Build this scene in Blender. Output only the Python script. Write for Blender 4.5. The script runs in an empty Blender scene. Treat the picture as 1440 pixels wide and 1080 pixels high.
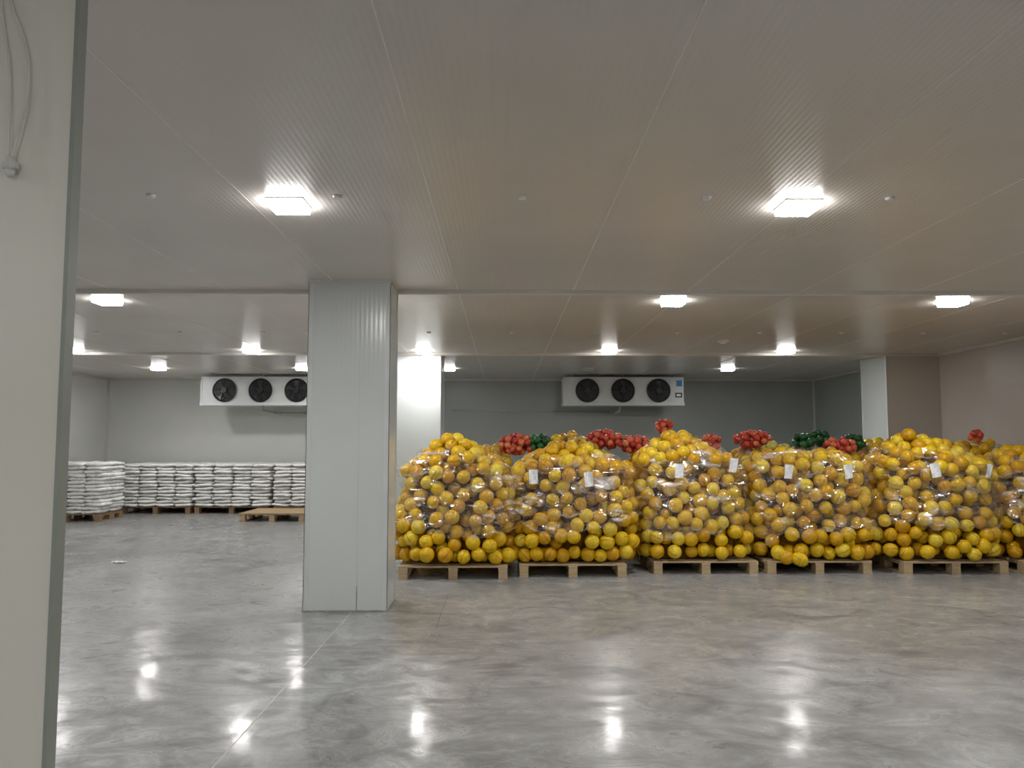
import bpy, bmesh, math, random
import numpy as np
from mathutils import Vector, Matrix, noise as mnoise, Euler

random.seed(7)
rng = np.random.default_rng(11)
scene = bpy.context.scene
COL = scene.collection

# ------------------------------------------------------------------ helpers
def new_mat(name):
    m = bpy.data.materials.new(name); m.use_nodes = True
    nt = m.node_tree
    for n in list(nt.nodes): nt.nodes.remove(n)
    out = nt.nodes.new('ShaderNodeOutputMaterial')
    return m, nt, out

def N(nt, t, **kw):
    n = nt.nodes.new(t)
    for k, v in kw.items(): setattr(n, k, v)
    return n

def principled(nt, out, col=(.5,.5,.5), rough=.5, metal=0, spec=.5):
    p = N(nt, 'ShaderNodeBsdfPrincipled')
    p.inputs['Base Color'].default_value = (*col, 1)
    p.inputs['Roughness'].default_value = rough
    p.inputs['Metallic'].default_value = metal
    p.inputs['Specular IOR Level'].default_value = spec
    nt.links.new(p.outputs[0], out.inputs[0])
    return p

def ramp(nt, fac, stops):
    r = N(nt, 'ShaderNodeValToRGB')
    e = r.color_ramp.elements
    while len(e) < len(stops): e.new(.5)
    for i, (p, c) in enumerate(stops):
        e[i].position = p; e[i].color = (*c, 1)
    nt.links.new(fac, r.inputs[0])
    return r

def noise_tex(nt, scale, detail=4, rough=.5, vec=None, dist=0):
    n = N(nt, 'ShaderNodeTexNoise')
    n.inputs['Scale'].default_value = scale
    n.inputs['Detail'].default_value = detail
    n.inputs['Roughness'].default_value = rough
    n.inputs['Distortion'].default_value = dist
    if vec is not None: nt.links.new(vec, n.inputs['Vector'])
    return n

def simple_mat(name, col, rough=.5, metal=0, spec=.5, var=.12, scale=6, bump=0):
    m, nt, out = new_mat(name)
    p = principled(nt, out, col, rough, metal, spec)
    g = N(nt, 'ShaderNodeNewGeometry')
    n = noise_tex(nt, scale, 2, .55, g.outputs['Position'])
    lo = tuple(c*(1-var) for c in col); hi = tuple(min(1, c*(1+var)) for c in col)
    r = ramp(nt, n.outputs[0], [(.3, lo), (.7, hi)])
    nt.links.new(r.outputs[0], p.inputs['Base Color'])
    return m

def panel_mat(name, col, axis, rough=.28, rib=.0003, period=.03):
    """painted steel sandwich panel with fine micro-ribs varying along `axis`"""
    m, nt, out = new_mat(name)
    p = principled(nt, out, col, rough, 0, .5)
    g = N(nt, 'ShaderNodeNewGeometry')
    n = noise_tex(nt, .8, 2, .6, g.outputs['Position'])
    r = ramp(nt, n.outputs[0], [(.3, tuple(c*.95 for c in col)), (.7, tuple(min(1, c*1.03) for c in col))])
    nt.links.new(r.outputs[0], p.inputs['Base Color'])
    s = N(nt, 'ShaderNodeSeparateXYZ'); nt.links.new(g.outputs['Position'], s.inputs[0])
    mu = N(nt, 'ShaderNodeMath', operation='MULTIPLY'); mu.inputs[1].default_value = 2*math.pi/period
    nt.links.new(s.outputs[axis], mu.inputs[0])
    si = N(nt, 'ShaderNodeMath', operation='SINE'); nt.links.new(mu.outputs[0], si.inputs[0])
    b = N(nt, 'ShaderNodeBump'); b.inputs['Distance'].default_value = rib; b.inputs['Strength'].default_value = .6
    nt.links.new(si.outputs[0], b.inputs['Height'])
    nt.links.new(b.outputs[0], p.inputs['Normal'])
    return m

def add_box(bm, x0, x1, y0, y1, z0, z1, mi=0):
    vs = [bm.verts.new(v) for v in ((x0,y0,z0),(x1,y0,z0),(x1,y1,z0),(x0,y1,z0),(x0,y0,z1),(x1,y0,z1),(x1,y1,z1),(x0,y1,z1))]
    for f in ((0,3,2,1),(4,5,6,7),(0,1,5,4),(1,2,6,5),(2,3,7,6),(3,0,4,7)):
        fc = bm.faces.new([vs[i] for i in f]); fc.material_index = mi
    return vs

def add_cyl(bm, p0, p1, r, seg=16, mi=0, r2=None):
    p0, p1 = Vector(p0), Vector(p1); r2 = r if r2 is None else r2
    d = (p1-p0).normalized()
    u = d.orthogonal().normalized(); w = d.cross(u)
    A = [bm.verts.new(p0+(u*math.cos(a)+w*math.sin(a))*r) for a in [2*math.pi*i/seg for i in range(seg)]]
    B = [bm.verts.new(p1+(u*math.cos(a)+w*math.sin(a))*r2) for a in [2*math.pi*i/seg for i in range(seg)]]
    for i in range(seg):
        f = bm.faces.new((A[i], A[(i+1)%seg], B[(i+1)%seg], B[i])); f.material_index = mi; f.smooth = True
    f = bm.faces.new(A[::-1]); f.material_index = mi
    f = bm.faces.new(B); f.material_index = mi

def add_torus(bm, c, axis_y, R, r, seg=40, ms=8, mi=0):
    rings = []
    for i in range(seg):
        a = 2*math.pi*i/seg
        rings.append([bm.verts.new((c[0]+(R+r*math.cos(b))*math.cos(a), c[1]+r*math.sin(b), c[2]+(R+r*math.cos(b))*math.sin(a)))
                      for b in [2*math.pi*j/ms for j in range(ms)]])
    for i in range(seg):
        for j in range(ms):
            f = bm.faces.new((rings[i][j], rings[(i+1)%seg][j], rings[(i+1)%seg][(j+1)%ms], rings[i][(j+1)%ms]))
            f.material_index = mi; f.smooth = True

def finish(bm, name, mats, parent=None, loc=(0,0,0), bevel=0):
    bmesh.ops.recalc_face_normals(bm, faces=bm.faces)
    me = bpy.data.meshes.new(name); bm.to_mesh(me); bm.free()
    for m in mats: me.materials.append(m)
    o = bpy.data.objects.new(name, me); COL.objects.link(o); o.location = loc
    if parent: o.parent = parent
    if bevel:
        b = o.modifiers.new('bevel', 'BEVEL'); b.width = bevel; b.segments = 2; b.limit_method = 'ANGLE'
    return o

def empty(name, loc):
    e = bpy.data.objects.new(name, None); COL.objects.link(e); e.location = loc
    e.empty_display_size = .2
    return e

def box_obj(name, dims, mats, bevel=0, parent=None, loc=(0,0,0)):
    bm = bmesh.new(); add_box(bm, *dims)
    return finish(bm, name, mats, parent, loc, bevel)

# ------------------------------------------------------------------ constants
CZ = 3.18                    # ceiling height
XL, XR = -9.83, 7.8
YB, YF = 19.2, -5.0

# ------------------------------------------------------------------ materials
M_ceil  = panel_mat('ceiling_panel', (.69,.65,.605), 0, rough=.27, rib=.0005, period=.034)
M_wallX = panel_mat('wall_panel_facing_y', (.65,.69,.68), 0, rough=.22, rib=.0004, period=.045)
M_warmShade  = panel_mat('wall_panel_painted_shade', (.50,.455,.41), 2, rough=.3, rib=.0003, period=.05)  # brownish shade of less lit surfaces, put into the panel colour
M_wallH = panel_mat('wall_panel_horizontal', (.67,.68,.65), 2, rough=.3, period=.05, rib=.0004)
M_wallDim = panel_mat('wall_panel_grey_green_dimmed', (.36,.39,.37), 2, rough=.3, period=.05, rib=.0004)  # darkened grey-green copy of the pale panel; weak light of the bay painted in
M_near  = panel_mat('near_wall_panel', (.77,.75,.68), 0, rough=.33, rib=.00015)
M_trim  = simple_mat('trim_steel', (.62,.60,.56), .35, 0, .5, .05, 2)
M_seam  = simple_mat('seam_sealant', (.80,.77,.73), .5, 0, .3, .05, 3)
M_gtrim = simple_mat('edge_trim_greengrey', (.30,.33,.29), .4, 0, .5, .06, 3)
M_seal  = simple_mat('grey_sealant', (.32,.31,.29), .7, 0, .3, .3, 12)
M_joint = simple_mat('floor_joint', (.60,.58,.54), .45, 0, .3, .2, 20)
M_crack = simple_mat('floor_dark_joint', (.16,.155,.15), .7, 0, .3, .2, 20)

def floor_material():
    m, nt, out = new_mat('polished_concrete')
    p = principled(nt, out, (.33,.33,.32), .2, 0, .32)
    g = N(nt, 'ShaderNodeNewGeometry'); P = g.outputs['Position']
    big = noise_tex(nt, .6, 3, .6, P, .8)
    mid = noise_tex(nt, 1.6, 7, .70, P, 1.7)
    mp = N(nt, 'ShaderNodeMapping'); mp.inputs['Scale'].default_value = (1.0, 1.7, 1); mp.inputs['Rotation'].default_value = (0,0,.6)
    nt.links.new(P, mp.inputs[0])
    st = noise_tex(nt, 2.0, 7, .70, mp.outputs[0], 2.0)
    r1 = ramp(nt, big.outputs[0], [(.3, (.245,.245,.24)), (.7, (.355,.36,.362))])
    r2 = ramp(nt, mid.outputs[0], [(.34, (.62,.61,.60)), (.46, (.92,.92,.91)), (.54, (1.02,1.02,1.02)), (.66, (1.22,1.23,1.24))])
    r3 = ramp(nt, st.outputs[0], [(.34, (.77,.77,.77)), (.49, (.98,.98,.98)), (.57, (1.30,1.30,1.30)), (.66,(1.02,)*3)])
    m1 = N(nt, 'ShaderNodeMix', data_type='RGBA', blend_type='MULTIPLY'); m1.inputs[0].default_value = 1
    nt.links.new(r1.outputs[0], m1.inputs[6]); nt.links.new(r2.outputs[0], m1.inputs[7])
    m2 = N(nt, 'ShaderNodeMix', data_type='RGBA', blend_type='MULTIPLY'); m2.inputs[0].default_value = 1
    nt.links.new(m1.outputs[2], m2.inputs[6]); nt.links.new(r3.outputs[0], m2.inputs[7])
    nt.links.new(m2.outputs[2], p.inputs['Base Color'])
    rr = ramp(nt, st.outputs[0], [(.38, (.44,)*3), (.55, (.28,)*3), (.66, (.22,)*3)])
    nt.links.new(rr.outputs[0], p.inputs['Roughness'])
    cw = ramp(nt, mid.outputs[0], [(.42, (.04,)*3), (.62, (.36,)*3)])
    nt.links.new(cw.outputs[0], p.inputs['Coat Weight'])
    p.inputs['Coat Roughness'].default_value = .10
    b = N(nt, 'ShaderNodeBump'); b.inputs['Distance'].default_value = .004; b.inputs['Strength'].default_value = .3
    nt.links.new(mid.outputs[0], b.inputs['Height'])
    nt.links.new(b.outputs[0], p.inputs['Normal']); nt.links.new(b.outputs[0], p.inputs['Coat Normal'])
    return m
M_floor = floor_material()

def fruit_material(name, stops, line=(.30,.05,.01), rough=.38):
    m, nt, out = new_mat(name)
    p = principled(nt, out, (.6,.3,.02), rough, 0, .4)
    a = N(nt, 'ShaderNodeAttribute', attribute_name='rnd')
    r = ramp(nt, a.outputs['Fac'], stops)
    l = N(nt, 'ShaderNodeAttribute', attribute_name='loc')
    s = N(nt, 'ShaderNodeSeparateXYZ'); nt.links.new(l.outputs['Vector'], s.inputs[0])
    n = noise_tex(nt, 2.0, 2, .5, l.outputs['Vector'])
    rn = ramp(nt, n.outputs[0], [(.3, (.80,.78,.73)), (.7, (1.06,1.06,1.03))])
    mm = N(nt, 'ShaderNodeMix', data_type='RGBA', blend_type='MULTIPLY'); mm.inputs[0].default_value = 1
    nt.links.new(r.outputs[0], mm.inputs[6]); nt.links.new(rn.outputs[0], mm.inputs[7])
    ab = N(nt, 'ShaderNodeMath', operation='ABSOLUTE'); nt.links.new(s.outputs[2], ab.inputs[0])
    lt = N(nt, 'ShaderNodeMath', operation='LESS_THAN'); lt.inputs[1].default_value = .05
    nt.links.new(ab.outputs[0], lt.inputs[0])
    gt = N(nt, 'ShaderNodeMath', operation='GREATER_THAN'); gt.inputs[1].default_value = .1
    nt.links.new(s.outputs[0], gt.inputs[0])
    mu = N(nt, 'ShaderNodeMath', operation='MULTIPLY'); nt.links.new(lt.outputs[0], mu.inputs[0]); nt.links.new(gt.outputs[0], mu.inputs[1])
    mu2 = N(nt, 'ShaderNodeMath', operation='MULTIPLY'); mu2.inputs[1].default_value = .75; nt.links.new(mu.outputs[0], mu2.inputs[0])
    mx = N(nt, 'ShaderNodeMix', data_type='RGBA'); nt.links.new(mu2.outputs[0], mx.inputs[0])
    nt.links.new(mm.outputs[2], mx.inputs[6]); mx.inputs[7].default_value = (*line, 1)
    nt.links.new(mx.outputs[2], p.inputs['Base Color'])
    return m
M_pomelo = fruit_material('pomelo_skin', [(0,(.58,.29,.003)), (.3,(.69,.40,.005)), (.8,(.79,.53,.010)), (1,(.80,.61,.05))])
M_red = fruit_material('red_net_fruit', [(0,(.50,.04,.03)), (.6,(.68,.10,.06)), (1,(.78,.24,.10))], line=(.8,.4,.3))
M_green = fruit_material('green_net_fruit', [(0,(.01,.06,.02)), (.7,(.02,.13,.04)), (1,(.05,.2,.06))], line=(.02,.2,.05))
M_lime = fruit_material('pale_green_fruit', [(0,(.42,.40,.05)), (1,(.58,.52,.12))], line=(.2,.2,.05))
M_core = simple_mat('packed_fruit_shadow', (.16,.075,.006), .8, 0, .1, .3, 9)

def film_material():
    m, nt, out = new_mat('stretch_film')
    g = N(nt, 'ShaderNodeNewGeometry'); P = g.outputs['Position']
    mp = N(nt, 'ShaderNodeMapping'); mp.inputs['Scale'].default_value = (1.3, 1.3, 3.4); mp.inputs['Rotation'].default_value = (.1,.22,0)
    nt.links.new(P, mp.inputs[0])
    n = noise_tex(nt, 2.0, 4, .62, mp.outputs[0], 1.0)
    n2 = noise_tex(nt, 2.3, 1.5, .4, mp.outputs[0], .7)
    n3 = noise_tex(nt, 3.4, 3, .55, mp.outputs[0], 2.4)
    b = N(nt, 'ShaderNodeBump'); b.inputs['Distance'].default_value = .085; b.inputs['Strength'].default_value = 1
    nt.links.new(n2.outputs[0], b.inputs['Height'])
    tr = N(nt, 'ShaderNodeBsdfTransparent'); tr.inputs[0].default_value = (.99,.985,.97,1)
    df = N(nt, 'ShaderNodeBsdfDiffuse'); df.inputs[0].default_value = (.95,.94,.92,1)
    # highlights painted into the film: opaque white sheen patches, thin filaments for fold glints
    f1 = ramp(nt, n.outputs[0], [(.53, (.0,)*3), (.60, (.10,)*3), (.66, (.48,)*3), (.72, (.62,)*3)])
    fil = ramp(nt, n3.outputs[0], [(.488, (.0,)*3), (.50, (.50,)*3), (.512, (.0,)*3), (.60,(0,)*3), (.612,(.50,)*3), (.624,(0,)*3)])
    ad = N(nt, 'ShaderNodeMath', operation='ADD'); ad.use_clamp = True
    nt.links.new(f1.outputs[0], ad.inputs[0]); nt.links.new(fil.outputs[0], ad.inputs[1])
    gs = N(nt, 'ShaderNodeBsdfGlossy'); gs.inputs['Roughness'].default_value = .30; gs.inputs[0].default_value = (1,1,1,1)
    nt.links.new(b.outputs[0], gs.inputs['Normal'])
    sh = N(nt, 'ShaderNodeMixShader'); sh.inputs[0].default_value = .5
    nt.links.new(df.outputs[0], sh.inputs[1]); nt.links.new(gs.outputs[0], sh.inputs[2])
    m1 = N(nt, 'ShaderNodeMixShader'); nt.links.new(ad.outputs[0], m1.inputs[0])
    nt.links.new(tr.outputs[0], m1.inputs[1]); nt.links.new(sh.outputs[0], m1.inputs[2])
    gl = N(nt, 'ShaderNodeBsdfGlossy'); gl.inputs['Roughness'].default_value = .12; gl.inputs[0].default_value = (1,1,1,1)
    nt.links.new(b.outputs[0], gl.inputs['Normal'])
    m2 = N(nt, 'ShaderNodeMixShader'); m2.inputs[0].default_value = .06
    nt.links.new(m1.outputs[0], m2.inputs[1]); nt.links.new(gl.outputs[0], m2.inputs[2])
    nt.links.new(m2.outputs[0], out.inputs[0])
    return m
M_film = film_material()

def wood_material(name, c1, c2):
    m, nt, out = new_mat(name)
    p = principled(nt, out, c1, .7, 0, .3)
    g = N(nt, 'ShaderNodeNewGeometry')
    mp = N(nt, 'ShaderNodeMapping'); mp.inputs['Scale'].default_value = (2, 20, 20); nt.links.new(g.outputs['Position'], mp.inputs[0])
    n = noise_tex(nt, 2, 4, .6, mp.outputs[0], 1)
    r = ramp(nt, n.outputs[0], [(.3, c1), (.7, c2)]); nt.links.new(r.outputs[0], p.inputs['Base Color'])
    return m
M_wood = wood_material('pallet_wood', (.38,.27,.15), (.56,.43,.27))
M_wood2 = wood_material('weathered_pallet_wood', (.20,.13,.07), (.34,.23,.13))
M_ply = wood_material('plywood', (.36,.25,.14), (.50,.36,.21))
M_paper = simple_mat('label_paper', (.85,.86,.88), .6, 0, .3, .04, 20)
M_white = simple_mat('white_painted_metal', (.64,.67,.67), .35, 0, .5, .04, 3)
M_housing = simple_mat('lamp_housing', (.82,.82,.80), .4, 0, .5, .03, 3)
M_black = simple_mat('black_plastic', (.012,.012,.013), .4, 0, .5, .2, 8)
M_dgrey = simple_mat('fan_blade_metal', (.06,.06,.065), .35, .5, .5, .2, 8)
M_blue = simple_mat('blue_sticker', (.03,.25,.60), .5, 0, .4, .1, 9)
M_pipe = simple_mat('grey_pipe', (.45,.46,.45), .4, 0, .5, .1, 9)
M_cable = simple_mat('white_cable', (.66,.66,.62), .5, 0, .4, .05, 9)

def emis(name, col, st):
    m, nt, out = new_mat(name)
    e = N(nt, 'ShaderNodeEmission'); e.inputs[0].default_value = (*col, 1); e.inputs[1].default_value = st
    nt.links.new(e.outputs[0], out.inputs[0]); return m
LS = 198
M_lampA = emis('lamp_diffuser_bright', (1,.99,.98), LS)
M_lampB = emis('lamp_diffuser_far', (.95,.98,1), LS*.4)
M_rim = emis('lamp_diffuser_rim', (1,.98,.96), LS*.20)
M_rimB = emis('lamp_diffuser_rim_far', (1,.98,.96), LS*.13)
M_lampOff = simple_mat('lamp_diffuser_unlit', (.55,.56,.55), .3, 0, .5, .02, 3)

def sack_material():
    m, nt, out = new_mat('woven_white_sack')
    p = principled(nt, out, (.8,.8,.78), .38, 0, .5)
    g = N(nt, 'ShaderNodeNewGeometry')
    n = noise_tex(nt, 9, 4, .65, g.outputs['Position'], .6)
    r = ramp(nt, n.outputs[0], [(.30, (.45,.46,.46)), (.43, (.80,.80,.78)), (.7, (.90,.90,.88))])
    nt.links.new(r.outputs[0], p.inputs['Base Color'])
    b = N(nt, 'ShaderNodeBump'); b.inputs['Distance'].default_value = .02; b.inputs['Strength'].default_value = .6
    nt.links.new(n.outputs[0], b.inputs['Height']); nt.links.new(b.outputs[0], p.inputs['Normal'])
    return m
M_sack = sack_material()

# ------------------------------------------------------------------ room shell
T = .12
box_obj('floor', (XL-T, XR+T, YF-T, YB+T, -.12, 0), [M_floor])
box_obj('ceiling', (XL-T, XR+T, YF-T, YB+T, CZ, CZ+.12), [M_ceil])
bm = bmesh.new()
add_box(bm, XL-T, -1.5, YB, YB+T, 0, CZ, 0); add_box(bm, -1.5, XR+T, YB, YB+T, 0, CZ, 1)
finish(bm, 'wall_back', [M_wallH, M_wallDim])
box_obj('wall_front', (XL-T, XR+T, YF-T, YF, 0, CZ), [M_wallX])
box_obj('wall_left', (XL-T, XL, YF, YB, 0, CZ), [M_wallH])
bm = bmesh.new()
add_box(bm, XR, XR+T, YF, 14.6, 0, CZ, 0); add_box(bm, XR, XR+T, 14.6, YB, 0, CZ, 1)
finish(bm, 'wall_right', [M_warmShade, M_wallDim])

bm = bmesh.new()
add_box(bm, XL, -1.130, 1.967, 2.0, 0, CZ, 0)
add_box(bm, -1.131, -1.120, 1.963, 2.003, 0, CZ, 1)
finish(bm, 'wall_partition', [M_near, M_gtrim])

bm = bmesh.new()
x = -1.674-1.2*6
while x < XR:
    add_box(bm, x-.0028, x+.0028, YF, YB, CZ-.0015, CZ+.001)
    x += 1.2
finish(bm, 'trim_ceiling_seams', [M_seam])
bm = bmesh.new()
for yy in (7.95, 13.6):
    add_box(bm, XL, XR, yy-.035, yy+.035, CZ-.035, CZ+.001, 0)
    add_box(bm, XL, XR, yy-.01, yy+.01, CZ-.042, CZ-.034, 1)
finish(bm, 'trim_ceiling_crossbars', [M_trim, M_seam])
bm = bmesh.new()
add_box(bm, XL, XR, YB-.05, YB+.001, CZ-.05, CZ+.001)
add_box(bm, XL-.001, XL+.05, YF, YB, CZ-.05, CZ+.001)
add_box(bm, XR-.05, XR+.001, YF, YB, CZ-.05, CZ+.001)
add_box(bm, XL-.001, XL+.04, YB-.04, YB+.001, 0, CZ)
add_box(bm, XR-.04, XR+.001, YB-.04, YB+.001, 0, CZ)
finish(bm, 'trim_corner_coves', [M_trim])
bm = bmesh.new()
add_box(bm, -1.436, -1.429, YF, 7.42, -.001, .0012, 0)
add_box(bm, -1.436, -1.429, 7.98, YB, -.001, .0012, 0)
add_box(bm, -.584, -.578, 6.75, 8.2, -.001, .0012, 1)
finish(bm, 'trim_floor_joints', [M_joint, M_crack])

# columns
def column(x0, x1, y0, y1, seam=None, front=None):
    e = empty('square_column', ((x0+x1)/2, (y0+y1)/2, 0))
    cx, cy = e.location.x, e.location.y
    hx, hy = (x1-x0)/2, (y1-y0)/2
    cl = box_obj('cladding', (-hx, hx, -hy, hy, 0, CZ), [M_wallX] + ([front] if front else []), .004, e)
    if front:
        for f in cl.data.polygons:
            if f.normal.y < -.5: f.material_index = 1  # shaded tone painted on the camera-facing side only
    bm = bmesh.new()
    w, t = .045, .004
    for sx in (-1, 1):
        for sy in (-1, 1):
            xa, xb = sorted((sx*(hx+t), sx*(hx-w))); ya, yb = sorted((sy*(hy+t), sy*(hy-.001)))
            if not front: add_box(bm, xa, xb, ya, yb, .0, CZ)
            xa, xb = sorted((sx*(hx+t), sx*(hx-.001))); ya, yb = sorted((sy*(hy+t), sy*(hy-w)))
            if not (front and sx > 0): add_box(bm, xa, xb, ya, yb, .0, CZ)
    finish(bm, 'corner_trims', [M_white], e)
    bm = bmesh.new()
    for (a, b, c, d) in ((-hx-.012, hx+.012, -hy-.012, -hy), (-hx-.012, hx+.012, hy, hy+.012), (-hx-.012, -hx, -hy, hy), (hx, hx+.012, -hy, hy)):
        if front and b > hx: b = hx
        if b <= a: continue
        add_box(bm, a, b, c, d, 0, .014, 0)
        add_box(bm, a, b, c, d, CZ-.03, CZ, 1)
    if seam is not None:
        add_box(bm, seam-cx-.003, seam-cx+.003, -hy-.003, -hy+.001, .015, 3.1, 1)
        add_box(bm, seam-cx-.004, seam-cx+.004, -hy-.0035, -hy+.001, .015, .24, 0)
    finish(bm, 'base_and_seams', [M_seal, M_trim], e)
column(-1.895, -1.105, 7.44, 7.96, -1.39)
column(-1.93, -1.11, 13.62, 14.35)
column(6.84, XR-.001, 13.62, 14.6, None, M_warmShade)

# ------------------------------------------------------------------ ceiling lamps
def lamp(x, y, mat, rim=None):
    e = empty('ceiling_lamp', (x, y, CZ))
    rim = rim or M_rim
    bm = bmesh.new(); add_box(bm, -.122, .122, -.122, .122, -.010, 0)
    finish(bm, 'housing', [M_housing], e)
    bm = bmesh.new()
    vs = add_box(bm, -.119, .119, -.119, .119, -.048, -.0101, 1)
    bm.faces.ensure_lookup_table()
    bm.faces[0].material_index = 0
    for v in vs:
        if v.co.z < -.04: v.co.x *= .94; v.co.y *= .94
    finish(bm, 'diffuser', [mat, rim], e)
for (x, y) in ((-4.4,-2.6),(-1.2,-1.3),(2.2,-1.3),(5.05,-2.6),(3.2,1.3),(6.6,1.3),(-4.4,1.0)):  # unseen lamps around and behind the camera, added for lighting
    lamp(x, y, M_lampA)
for x in (-4.4, -1.42, 1.96, 5.15): lamp(x, 5.0, M_lampA)  # outermost two are out of view, added for lighting
for x in (-7.6, -4.4, -1.50, 1.9, 5.05): lamp(x, 8.5, M_lampA)
for x in (-7.38, -4.34, -1.38, 1.83, 4.9): lamp(x, 13.2, M_lampA)
for x in (-7.35, -4.29): lamp(x, 16.4, M_lampA)
lamp(-1.16, 16.4, M_lampB, M_rimB)
lamp(4.82, 16.4, M_lampB, M_rimB)
lamp(1.81, 16.4, M_lampOff, M_lampOff)

bm = bmesh.new()
for yy in (4.85, 10.98):
    for i in range(-6, 7):
        xx = .12+1.19*i
        add_cyl(bm, (xx, yy, CZ+.001), (xx, yy, CZ-.018), .032, 16, 0, .024)
finish(bm, 'ceiling_anchor_caps', [M_housing])
bm = bmesh.new()
add_cyl(bm, (0,0,0), (0,0,-.03), .09, 24, 0, .085); add_cyl(bm, (0,0,-.03), (0,0,-.055), .06, 24, 0, .045)
finish(bm, 'smoke_detector', [M_housing], loc=(3.4, 11.8, CZ))

# ------------------------------------------------------------------ evaporator coolers
def cooler(x0, y0, y_sticker=True):
    W, D, z0, z1 = 2.80, .62, 2.50, 3.10
    e = empty('evaporator_cooler', (x0+W/2, y0, (z0+z1)/2))
    H = (z1-z0)/2; hw = W/2
    bm = bmesh.new()
    add_box(bm, -hw, hw, 0, D, -H, H, 0)
    add_box(bm, -hw-.012, hw+.012, -.012, .03, H-.03, H+.012, 0)
    add_box(bm, -hw-.015, hw+.015, -.02, D+.02, -H-.05, -H+.02, 0)
    add_box(bm, -hw-.01, -hw+.03, -.012, .05, -H, H, 0)
    add_box(bm, hw-.32, hw-.315, -.004, .0, -H, H, 1)
    for xx in (-hw+.2, 0, hw-.2):
        for yy in (.1, D-.1):
            add_cyl(bm, (xx, yy, H), (xx, yy, CZ-e.location.z), .01, 8, 1)
    finish(bm, 'casing', [M_white, M_pipe], e, bevel=.006)
    fans = (-hw+.55, -hw+1.38, -hw+2.21)
    bm = bmesh.new()
    for fx in fans:
        add_cyl(bm, (fx, -.03, .0), (fx, .002, 0), .26, 40, 0)
        add_torus(bm, (fx, -.035, 0), 1, .26, .018, 40, 8, 0)
        for R in (.225, .185, .145, .105):
            add_torus(bm, (fx, -.07, 0), 1, R, .0045, 36, 5, 1)
        for k in range(8):
            a = k*math.pi/4
            add_cyl(bm, (fx+.06*math.cos(a), -.075, .06*math.sin(a)), (fx+.26*math.cos(a), -.045, .26*math.sin(a)), .005, 6, 1)
        add_cyl(bm, (fx, -.085, 0), (fx, -.03, 0), .065, 24, 1)
        for k in range(5):
            a = k*2*math.pi/5+.3
            c = []
            for (rr, da, dy) in ((.06,-.3,-.035), (.235,-.22,-.035), (.235,.3,-.058), (.06,.35,-.055)):
                c.append(bm.verts.new((fx+rr*math.cos(a+da), dy, rr*math.sin(a+da))))
            f = bm.faces.new(c); f.material_index = 2
    finish(bm, 'fans', [M_black, M_black, M_dgrey], e)
    bm = bmesh.new()
    add_box(bm, hw-.17, hw-.04, -.006, 0, .10, .24, 0)
    add_box(bm, hw-.20, hw-.04, -.006, 0, -.16, -.05, 1)
    add_box(bm, hw-.17, hw-.07, -.009, 0, -.13, -.08, 2)
    finish(bm, 'stickers', [M_blue, M_black, M_paper], e)
    bm = bmesh.new()
    add_cyl(bm, (-.05, .3, -H-.04), (-.05, .3, -H-.18), .022, 12, 0)
    add_cyl(bm, (-.05, .3, -H-.16), (-.05, YB-y0, -H-.18), .022, 12, 0)
    finish(bm, 'drain_pipe', [M_pipe], e)
    return e
cooler(1.40, 17.85)
cooler(-7.0, 17.85)
bm = bmesh.new()
add_cyl(bm, (-5.45, 18.8, 2.30), (-1.7, 18.8, 2.30), .03, 12)
for xx in (-3.5, -1.9): add_cyl(bm, (xx, 18.8, 2.30), (xx, 18.8, CZ), .008, 8)
add_cyl(bm, (-5.4, 18.8, 2.30), (-5.4, YB, 2.30), .02, 12)
finish(bm, 'insulated_refrigerant_pipe', [M_pipe])
bm = bmesh.new()
add_cyl(bm, (-1.3, YB-.02, 2.40), (2.65, YB-.02, 2.34), .018, 10)
finish(bm, 'wall_drain_pipe', [M_pipe])

# ------------------------------------------------------------------ pallets
def pallet_mesh(parent, mat, W=1.28, D=1.1, H=.155, name='pallet', z=0):
    bm = bmesh.new()
    hw, hd = W/2, D/2
    nb = 7; bw = .115
    for i in range(nb):
        y = -hd + bw/2 + (D-bw)*i/(nb-1)
        add_box(bm, -hw, hw, y-bw/2, y+bw/2, H-.022, H)
    for sx in (-1, 0, 1):
        xx = sx*(hw-.055)
        add_box(bm, xx-.055, xx+.055, -hd, hd, H-.045, H-.0225)
        add_box(bm, xx-.055, xx+.055, -hd, hd, 0, .02)
        for sy in (-1, 0, 1):
            yy = sy*(hd-.07)
            add_box(bm, xx-.052, xx+.052, yy-.07, yy+.07, .0205, H-.0455)
    bmesh.ops.translate(bm, verts=bm.verts, vec=(0,0,z))
    return finish(bm, name, [mat], parent, bevel=.003)

# ------------------------------------------------------------------ fruit geometry
def ico(sub):
    bm = bmesh.new(); bmesh.ops.create_icosphere(bm, subdivisions=sub, radius=1)
    v = np.array([x.co[:] for x in bm.verts]); f = np.array([[y.index for y in x.verts] for x in bm.faces]); bm.free()
    return v, f
ICO = {2: ico(2), 3: ico(3)}

def rand_rot(n):
    q = rng.normal(size=(n, 4)); q /= np.linalg.norm(q, axis=1)[:, None]
    w, x, y, z = q.T
    return np.stack([1-2*(y*y+z*z), 2*(x*y-z*w), 2*(x*z+y*w), 2*(x*y+z*w), 1-2*(x*x+z*z), 2*(y*z-x*w), 2*(x*z-y*w), 2*(y*z+x*w), 1-2*(x*x+y*y)], axis=1).reshape(n, 3, 3)

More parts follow.
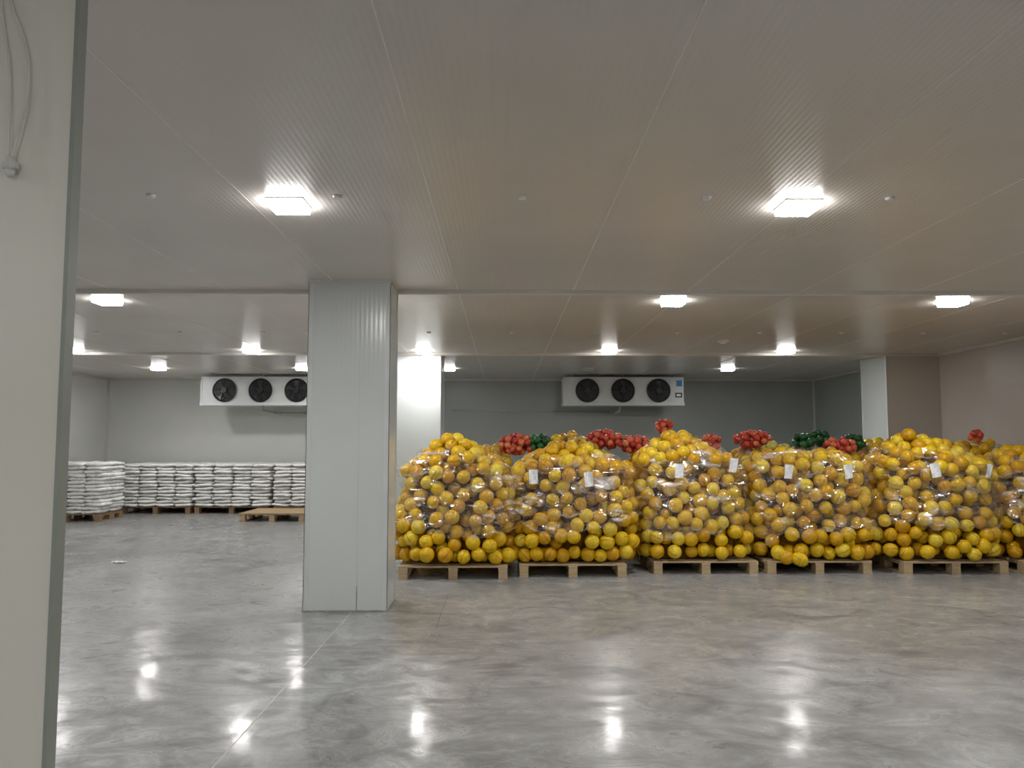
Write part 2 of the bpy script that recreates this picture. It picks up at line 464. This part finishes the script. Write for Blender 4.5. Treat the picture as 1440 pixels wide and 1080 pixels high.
def fruit_mesh(name, groups, mat, parent):
    V, F, L, R = [], [], [], []; off = 0
    for C, r, sub in groups:
        if len(C) == 0: continue
        tv, tf = ICO[sub]; n = len(C)
        sh = tv.copy(); sh[:, 2] *= .94; sh[:, 2] += .05*(1-sh[:, 0]**2-sh[:, 1]**2)
        M = rand_rot(n)
        vv = np.einsum('nij,kj->nki', M, sh)*r[:, None, None]+C[:, None, :]
        V.append(vv.reshape(-1, 3))
        F.append((tf[None]+(np.arange(n)*len(tv))[:, None, None]+off).reshape(-1, 3))
        L.append(np.tile(tv, (n, 1))); R.append(np.repeat(rng.random(n), len(tv)))
        off += n*len(tv)
    V = np.concatenate(V).astype(np.float32); F = np.concatenate(F).astype(np.int32)
    L = np.concatenate(L).astype(np.float32); R = np.concatenate(R).astype(np.float32)
    me = bpy.data.meshes.new(name)
    me.vertices.add(len(V)); me.vertices.foreach_set('co', V.ravel())
    me.loops.add(F.size); me.loops.foreach_set('vertex_index', F.ravel())
    me.polygons.add(len(F)); me.polygons.foreach_set('loop_start', np.arange(0, F.size, 3, dtype=np.int32))
    me.polygons.foreach_set('loop_total', np.full(len(F), 3, dtype=np.int32))
    me.update(calc_edges=True)
    me.polygons.foreach_set('use_smooth', np.ones(len(F), dtype=bool))
    a = me.attributes.new('rnd', 'FLOAT', 'POINT'); a.data.foreach_set('value', R)
    a = me.attributes.new('loc', 'FLOAT_VECTOR', 'POINT'); a.data.foreach_set('vector', L.ravel())
    me.materials.append(mat)
    o = bpy.data.objects.new(name, me); COL.objects.link(o); o.parent = parent
    return o

def dart(cands, mind, existing=None):
    buf = np.zeros((len(cands)+(0 if existing is None else len(existing)), 3)); k = 0
    if existing is not None: buf[:len(existing)] = existing; k = len(existing)
    k0 = k; m2 = mind*mind
    for c in cands:
        if k and np.min(((buf[:k]-c)**2).sum(1)) < m2: continue
        buf[k] = c; k += 1
    return buf[k0:k].copy()

class Pile:
    def __init__(s, a, b, zs, dome, seed, zb=.158, taper=.15, lean=0):
        s.a, s.b, s.zs, s.dome, s.seed, s.zb, s.taper, s.lean = a, b, zs, dome, seed, zb, taper, lean
    def lump(s, x, y, z):
        return .05*mnoise.noise(Vector((x*2.6+s.seed*7.1, y*2.6, z*3.6)))*2
    def f(s, z):
        t = max(0, min(1, (z-s.zb)/(s.zs-s.zb)))
        return 1.0 - s.taper*t**1.4 - .04*max(0, 1-t/.10)
    def H(s, x, y):
        e = abs(x/s.a)**4 + abs(y/s.b)**4
        h = s.zs - .16*min(e, 1.2)
        for dx, dy, sg, hh in s.dome:
            h += hh*math.exp(-((x-dx)**2+(y-dy)**2)/(2*sg*sg))
        return h
    def side(s, phi, z, inset):
        f = s.f(z); a, b = s.a*f-inset, s.b*f-inset
        c, d = math.cos(phi), math.sin(phi)
        rho = (abs(c/a)**4+abs(d/b)**4)**-.25
        x, y = rho*c, rho*d
        l = s.lump(x, y, z)
        return ((rho+l)*c + s.lean*(z-s.zb), (rho+l)*d, z)

def shell(p, r, inset, mind, n, existing=None):
    c = []
    zt = p.zs-.12
    for _ in range(n):
        if random.random() < .72:
            c.append(p.side(random.uniform(0, 2*math.pi), random.uniform(p.zb+r*.92, zt), inset))
        else:
            x = random.uniform(-1, 1)*(p.a*.86-inset); y = random.uniform(-1, 1)*(p.b*.86-inset)
            c.append((x+p.lean*(p.zs-p.zb), y, p.H(x, y)-inset+p.lump(x, y, 2)*1.2))
    ring = []
    for i in range(200):
        ring.append(p.side(random.uniform(0, 2*math.pi), p.zb+r*.95+random.uniform(0,.05), inset))
    return dart(np.array(ring+c), mind, existing)

def make_film(p, parent, z0, seed, gap=.012):
    bm = bmesh.new(); nphi = 200; rows = []
    zt = p.zs-.14
    NZ = 56
    for j in range(NZ+14):
        row = []
        for i in range(nphi):
            phi = 2*math.pi*i/nphi
            zlow = z0+.09*math.sin(phi*2+seed)+.07*mnoise.noise(Vector((math.cos(phi)*2.5, math.sin(phi)*2.5, seed)))*2
            w = .026*mnoise.noise(Vector((math.cos(phi)*5+seed, math.sin(phi)*5, j*.22+phi*.6))) \
              + .010*mnoise.noise(Vector((math.cos(phi)*12, math.sin(phi)*12+seed, j*.35)))
            if j < NZ:
                z = zlow+(zt-zlow)*j/(NZ-1)
                x, y, z = p.side(phi, z, -gap-w-.010)
            else:
                t = (j-NZ+1)/14
                x, y, _ = p.side(phi, zt, -gap-w-.010+t*.26)
                hx = p.H(x, y)
                z = zt + (hx+.02+w*1.2-zt)*min(1, math.sin(t*math.pi/2)**.8)
            row.append(bm.verts.new((x, y, z)))
        rows.append(row)
    for j in range(len(rows)-1):
        for i in range(nphi):
            f = bm.faces.new((rows[j][i], rows[j][(i+1)%nphi], rows[j+1][(i+1)%nphi], rows[j+1][i])); f.smooth = True
    return finish(bm, 'stretch_film', [M_film], parent)

def label(p, parent, x, z):
    f = p.f(z); a, b = p.a*f, p.b*f
    u = min(.97, abs(x/a)); phi = math.atan2(-b*(1-u**4)**.25, x)
    pos = Vector(p.side(phi, z, -.055)); q = Vector(p.side(phi+.05, z, -.055))
    t = (q-pos); t.z = 0; t.normalize()
    bm = bmesh.new(); w, h = .052, .085
    cols_ = 5; vs = []
    ang = random.uniform(-.25, .25)
    for j in range(4):
        for i in range(cols_):
            u0 = (i/(cols_-1)-.5)*2*w; v0 = (j/3-.5)*2*h
            uu = u0*math.cos(ang)-v0*math.sin(ang); vv = u0*math.sin(ang)+v0*math.cos(ang)
            n = Vector((t.y, -t.x, 0))
            vs.append(bm.verts.new(pos+t*uu+Vector((0,0,vv))+n*(.012*math.sin(i*1.3+j))))
    for j in range(3):
        for i in range(cols_-1):
            bm.faces.new((vs[j*cols_+i], vs[j*cols_+i+1], vs[(j+1)*cols_+i+1], vs[(j+1)*cols_+i]))
    finish(bm, 'paper_label', [M_paper], parent)

def blob(center, rad, r, n=260):
    c = []
    for _ in range(n):
        v = rng.normal(size=3); v /= np.linalg.norm(v)
        c.append([center[i]+v[i]*(rad[i]-r) for i in range(3)])
    pts = dart(np.array(c), r*1.55)
    pts = np.concatenate([pts, dart(np.array([[center[i]+(q[i]-center[i])*.45 for i in range(3)] for q in c[:80]]), r*1.7)])
    return pts

def fruit_pallet(xc, yfront, a, b, zs, dome, seed, px=None, film=.5, labels=(), hi=True, extras=(), r=.088, lean=0, D=1.1, hang=()):
    yc = yfront+D/2
    e = empty('pomelo_pallet', (xc, yc, 0))
    pal = pallet_mesh(e, M_wood, D=D)
    if px is not None: pal.location.x = px-xc
    p = Pile(a, b, zs, dome, seed, lean=lean)
    s1 = 3 if hi else 2
    A = shell(p, r, r, r*1.66, 9000 if hi else 6000)
    B = shell(p, r, r+.12, r*1.75, 3000, A)
    g = [(A, r*rng.uniform(.90, 1.08, len(A)), s1), (B, r*rng.uniform(.9, 1.05, len(B)), 2)]
    for (hx, hy, hz, n) in hang:
        C = blob((hx, hy, hz), (.2, .16, .12), r, 120); g.append((C, r*rng.uniform(.9, 1.0, len(C)), s1))
    fruit_mesh('bagged_pomelos', g, M_pomelo, e)
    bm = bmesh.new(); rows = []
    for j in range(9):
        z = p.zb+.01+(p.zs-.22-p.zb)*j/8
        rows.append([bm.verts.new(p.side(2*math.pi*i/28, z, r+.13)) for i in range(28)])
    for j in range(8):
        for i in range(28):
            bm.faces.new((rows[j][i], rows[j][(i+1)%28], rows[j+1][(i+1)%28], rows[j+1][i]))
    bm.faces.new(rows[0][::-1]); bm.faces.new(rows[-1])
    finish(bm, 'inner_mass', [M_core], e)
    make_film(p, e, film, seed)
    for lx, lz in labels: label(p, e, lx-xc, lz)
    for k, (ex, ey, ez, rad, rr, mat) in enumerate(extras):
        C = blob((ex-xc, ey-yc, ez), rad, rr)
        fruit_mesh('net_bag_%d' % (k+1), [(C, rr*rng.uniform(.9, 1.1, len(C)), 2)], mat, e)
    return e

# front row
fruit_pallet(-.58, 9.15, .77, .62, 1.42, [(-.03,.05,.26,.34)], 1, film=.55, px=-.59)
fruit_pallet(.86, 9.28, .83, .62, 1.42, [(.05,.25,.30,.20)], 2, film=.60, px=.83, labels=((.42,1.19),(.99,1.16)))
fruit_pallet(2.39, 9.48, .77, .62, 1.44, [(-.05,.1,.34,.33)], 3, film=.50, px=2.47, labels=((2.22,1.25),(2.80,1.32)), lean=-.05)
fruit_pallet(3.88, 9.48, .81, .62, 1.45, [(.1,.2,.4,.08)], 4, film=.45, px=3.86, labels=((3.52,1.24),(4.22,1.24)), hang=((-.34,-.60,.20,8),))
fruit_pallet(5.41, 9.42, .81, .62, 1.42, [(-.05,.1,.30,.36),(.5,.1,.2,.12)], 5, film=.50, px=5.50, labels=((5.27,1.26),(5.92,1.25)), lean=.0)
fruit_pallet(6.93, 9.42, .74, .62, 1.38, [(.0,.1,.4,.2)], 6, film=.50, px=6.97)
# second row with mixed net bags on top
Y2 = 10.95
fruit_pallet(-.56, Y2, .73, .58, 1.50, [(.3,0,.3,.12)], 7, hi=False)
fruit_pallet(.98, Y2, .73, .58, 1.50, [(.05,-.1,.24,.28)], 8, hi=False,
    extras=((.19,11.3,1.57,(.29,.22,.17),.05,M_red), (.52,11.35,1.58,(.22,.2,.16),.055,M_green), (1.16,11.0,1.50,(.17,.15,.15),.08,M_lime), (1.50,11.4,1.64,(.30,.22,.16),.05,M_red)))
fruit_pallet(2.50, Y2, .73, .58, 1.52, [(0,0,.35,.15)], 9, hi=False,
    extras=((1.93,11.25,1.57,(.26,.2,.15),.05,M_red), (2.45,11.7,1.84,(.16,.14,.13),.045,M_red), (3.05,11.3,1.6,(.16,.2,.14),.05,M_red)))
fruit_pallet(4.02, Y2, .73, .58, 1.50, [(.0,0,.35,.10)], 10, hi=False,
    extras=((3.66,11.3,1.64,(.30,.2,.15),.05,M_red), (3.88,11.0,1.52,(.22,.15,.13),.075,M_lime), (4.40,11.3,1.60,(.20,.2,.15),.055,M_green), (4.72,11.5,1.66,(.18,.2,.14),.055,M_green)))
fruit_pallet(5.53, Y2, .73, .58, 1.48, [(.1,0,.3,.18)], 11, hi=False,
    extras=((4.86,11.1,1.55,(.26,.18,.14),.05,M_red), (5.2,11.4,1.6,(.18,.2,.14),.055,M_green)))
fruit_pallet(6.99, Y2, .69, .58, 1.46, [(.0,0,.4,.16)], 12, hi=False,
    extras=((6.9,11.2,1.70,(.13,.13,.10),.05,M_red),))

# ------------------------------------------------------------------ sacks on pallets
def pillow(nu=20, nv=10):
    V = []; F = []
    for j in range(nv+1):
        th = -math.pi/2+math.pi*j/nv
        for i in range(nu):
            ph = 2*math.pi*i/nu
            sg = lambda v, e: math.copysign(abs(v)**e, v)
            V.append((sg(math.cos(th), .55)*sg(math.cos(ph), .35), sg(math.cos(th), .55)*sg(math.sin(ph), .35), sg(math.sin(th), .8)))
    for j in range(nv):
        for i in range(nu):
            F.append((j*nu+i, j*nu+(i+1)%nu, (j+1)*nu+(i+1)%nu, (j+1)*nu+i))
    return np.array(V), np.array(F)
PV, PF = pillow()

def sack_stack(x0, x1, y0, y1, layers, nx=4, ny=2, palmat=None):
    xc, yc = (x0+x1)/2, (y0+y1)/2
    e = empty('sack_pallet', (xc, yc, 0))
    pallet_mesh(e, palmat or M_wood2, W=(x1-x0)*.97, D=(y1-y0)*.96)
    V, F = [], []; off = 0
    dx, dy = (x1-x0)/nx, (y1-y0)/ny
    lh = .0735
    for k in range(layers):
        jx = random.uniform(-.025, .025)
        for i in range(nx):
            for j in range(ny):
                c = np.array([x0+dx*(i+.5)-xc+jx+random.uniform(-.02,.02), y0+dy*(j+.5)-yc+random.uniform(-.03,.03), .157+lh*(k+.5)+random.uniform(-.004,.004)])
                s = np.array([dx*.53, dy*.52, lh*.60])
                a = random.uniform(-.06, .06); R = np.array([[math.cos(a), -math.sin(a), 0],[math.sin(a), math.cos(a), 0],[0,0,1]])
                tilt = random.uniform(-.04, .04)
                v = PV*s
                v[:, 2] += .010*np.sin(PV[:, 0]*3+k*1.7+i)*np.cos(PV[:, 1]*3+j)+tilt*v[:, 0]
                v = v@R.T+c
                v[:, 2] = np.maximum(v[:, 2], .156)
                V.append(v); F.append(PF+off); off += len(PV)
    V = np.concatenate(V); F = np.concatenate(F)
    me = bpy.data.meshes.new('sacks'); me.from_pydata(V.tolist(), [], F.tolist()); me.update()
    me.polygons.foreach_set('use_smooth', np.ones(len(F), dtype=bool)); me.materials.append(M_sack)
    o = bpy.data.objects.new('sacks', me); COL.objects.link(o); o.parent = e
sack_stack(-9.55, -8.13, 15.75, 16.75, 14)
sack_stack(-8.62, -7.02, 17.5, 18.9, 13)
sack_stack(-6.97, -5.27, 17.5, 18.9, 13)
sack_stack(-5.20, -3.60, 17.5, 18.9, 13)

e = empty('wooden_pallet', (-4.68, 16.35, 0))
pallet_mesh(e, M_wood, W=1.3, D=1.2)
bm = bmesh.new(); add_box(bm, -.66, .66, -.62, .6, .156, .172); finish(bm, 'plywood_sheet', [M_ply], e)

bm = bmesh.new(); vs = []
for j in range(4):
    for i in range(6):
        vs.append(bm.verts.new((i*.035, j*.03+.01*math.sin(i), .004+.018*abs(math.sin(i*1.4+j*1.1)))))
for j in range(3):
    for i in range(5):
        bm.faces.new((vs[j*6+i], vs[j*6+i+1], vs[(j+1)*6+i+1], vs[(j+1)*6+i]))
finish(bm, 'paper_scrap', [M_paper], loc=(-5.2, 10.4, 0))

# ------------------------------------------------------------------ cables on the near wall
def cable(name, pts, r, parent=None):
    cu = bpy.data.curves.new(name, 'CURVE'); cu.dimensions = '3D'; cu.bevel_depth = r; cu.bevel_resolution = 3
    sp = cu.splines.new('NURBS'); sp.points.add(len(pts)-1); sp.use_endpoint_u = True; sp.order_u = 4
    for q, c in zip(sp.points, pts): q.co = (*c, 1)
    cu.materials.append(M_cable)
    o = bpy.data.objects.new(name, cu); COL.objects.link(o)
    if parent: o.parent = parent
    return o
pc = empty('power_cable', (-1.28, 1.955, 2.4))
o0 = Vector((-1.28, 1.94, 2.4))
def L(pts): return [Vector(q)-o0 for q in pts]
cable('cord_a', L([(-1.33,1.948,2.95),(-1.31,1.945,2.75),(-1.255,1.943,2.68),(-1.235,1.94,2.55),(-1.24,1.935,2.45),(-1.265,1.935,2.36),(-1.272,1.935,2.32)]), .0035, pc)
cable('cord_b', L([(-1.34,1.948,2.95),(-1.325,1.945,2.72),(-1.29,1.943,2.6),(-1.285,1.94,2.5),(-1.28,1.935,2.42),(-1.277,1.935,2.32)]), .003, pc)
bm = bmesh.new()
c0 = Vector((-1.274,1.936,2.335))-o0
add_cyl(bm, c0, c0+Vector((0,0,-.035)), .011, 14, 0, .015)
add_cyl(bm, c0+Vector((0,0,-.035)), c0+Vector((.004,0,-.052)), .015, 14, 0, .008)
add_box(bm, c0.x-.018, c0.x+.018, c0.y-.006, c0.y+.008, c0.z-.030, c0.z-.014)
finish(bm, 'plug', [M_cable], pc)

# ------------------------------------------------------------------ world / camera
w = bpy.data.worlds.new('World'); scene.world = w; w.use_nodes = True
w.node_tree.nodes['Background'].inputs[0].default_value = (.5,.5,.5,1)
w.node_tree.nodes['Background'].inputs[1].default_value = .1

cam = bpy.data.cameras.new('camera'); cam.sensor_width = 36; cam.lens = 36*1082/1440
co = bpy.data.objects.new('camera', cam); COL.objects.link(co)
co.location = (0, 0, 1.6)
co.rotation_euler = (math.radians(90+4.33), 0, -math.atan(12/1082))
scene.camera = co
scene.view_settings.view_transform = 'Standard'
scene.view_settings.look = 'None'
scene.view_settings.exposure = 0.0
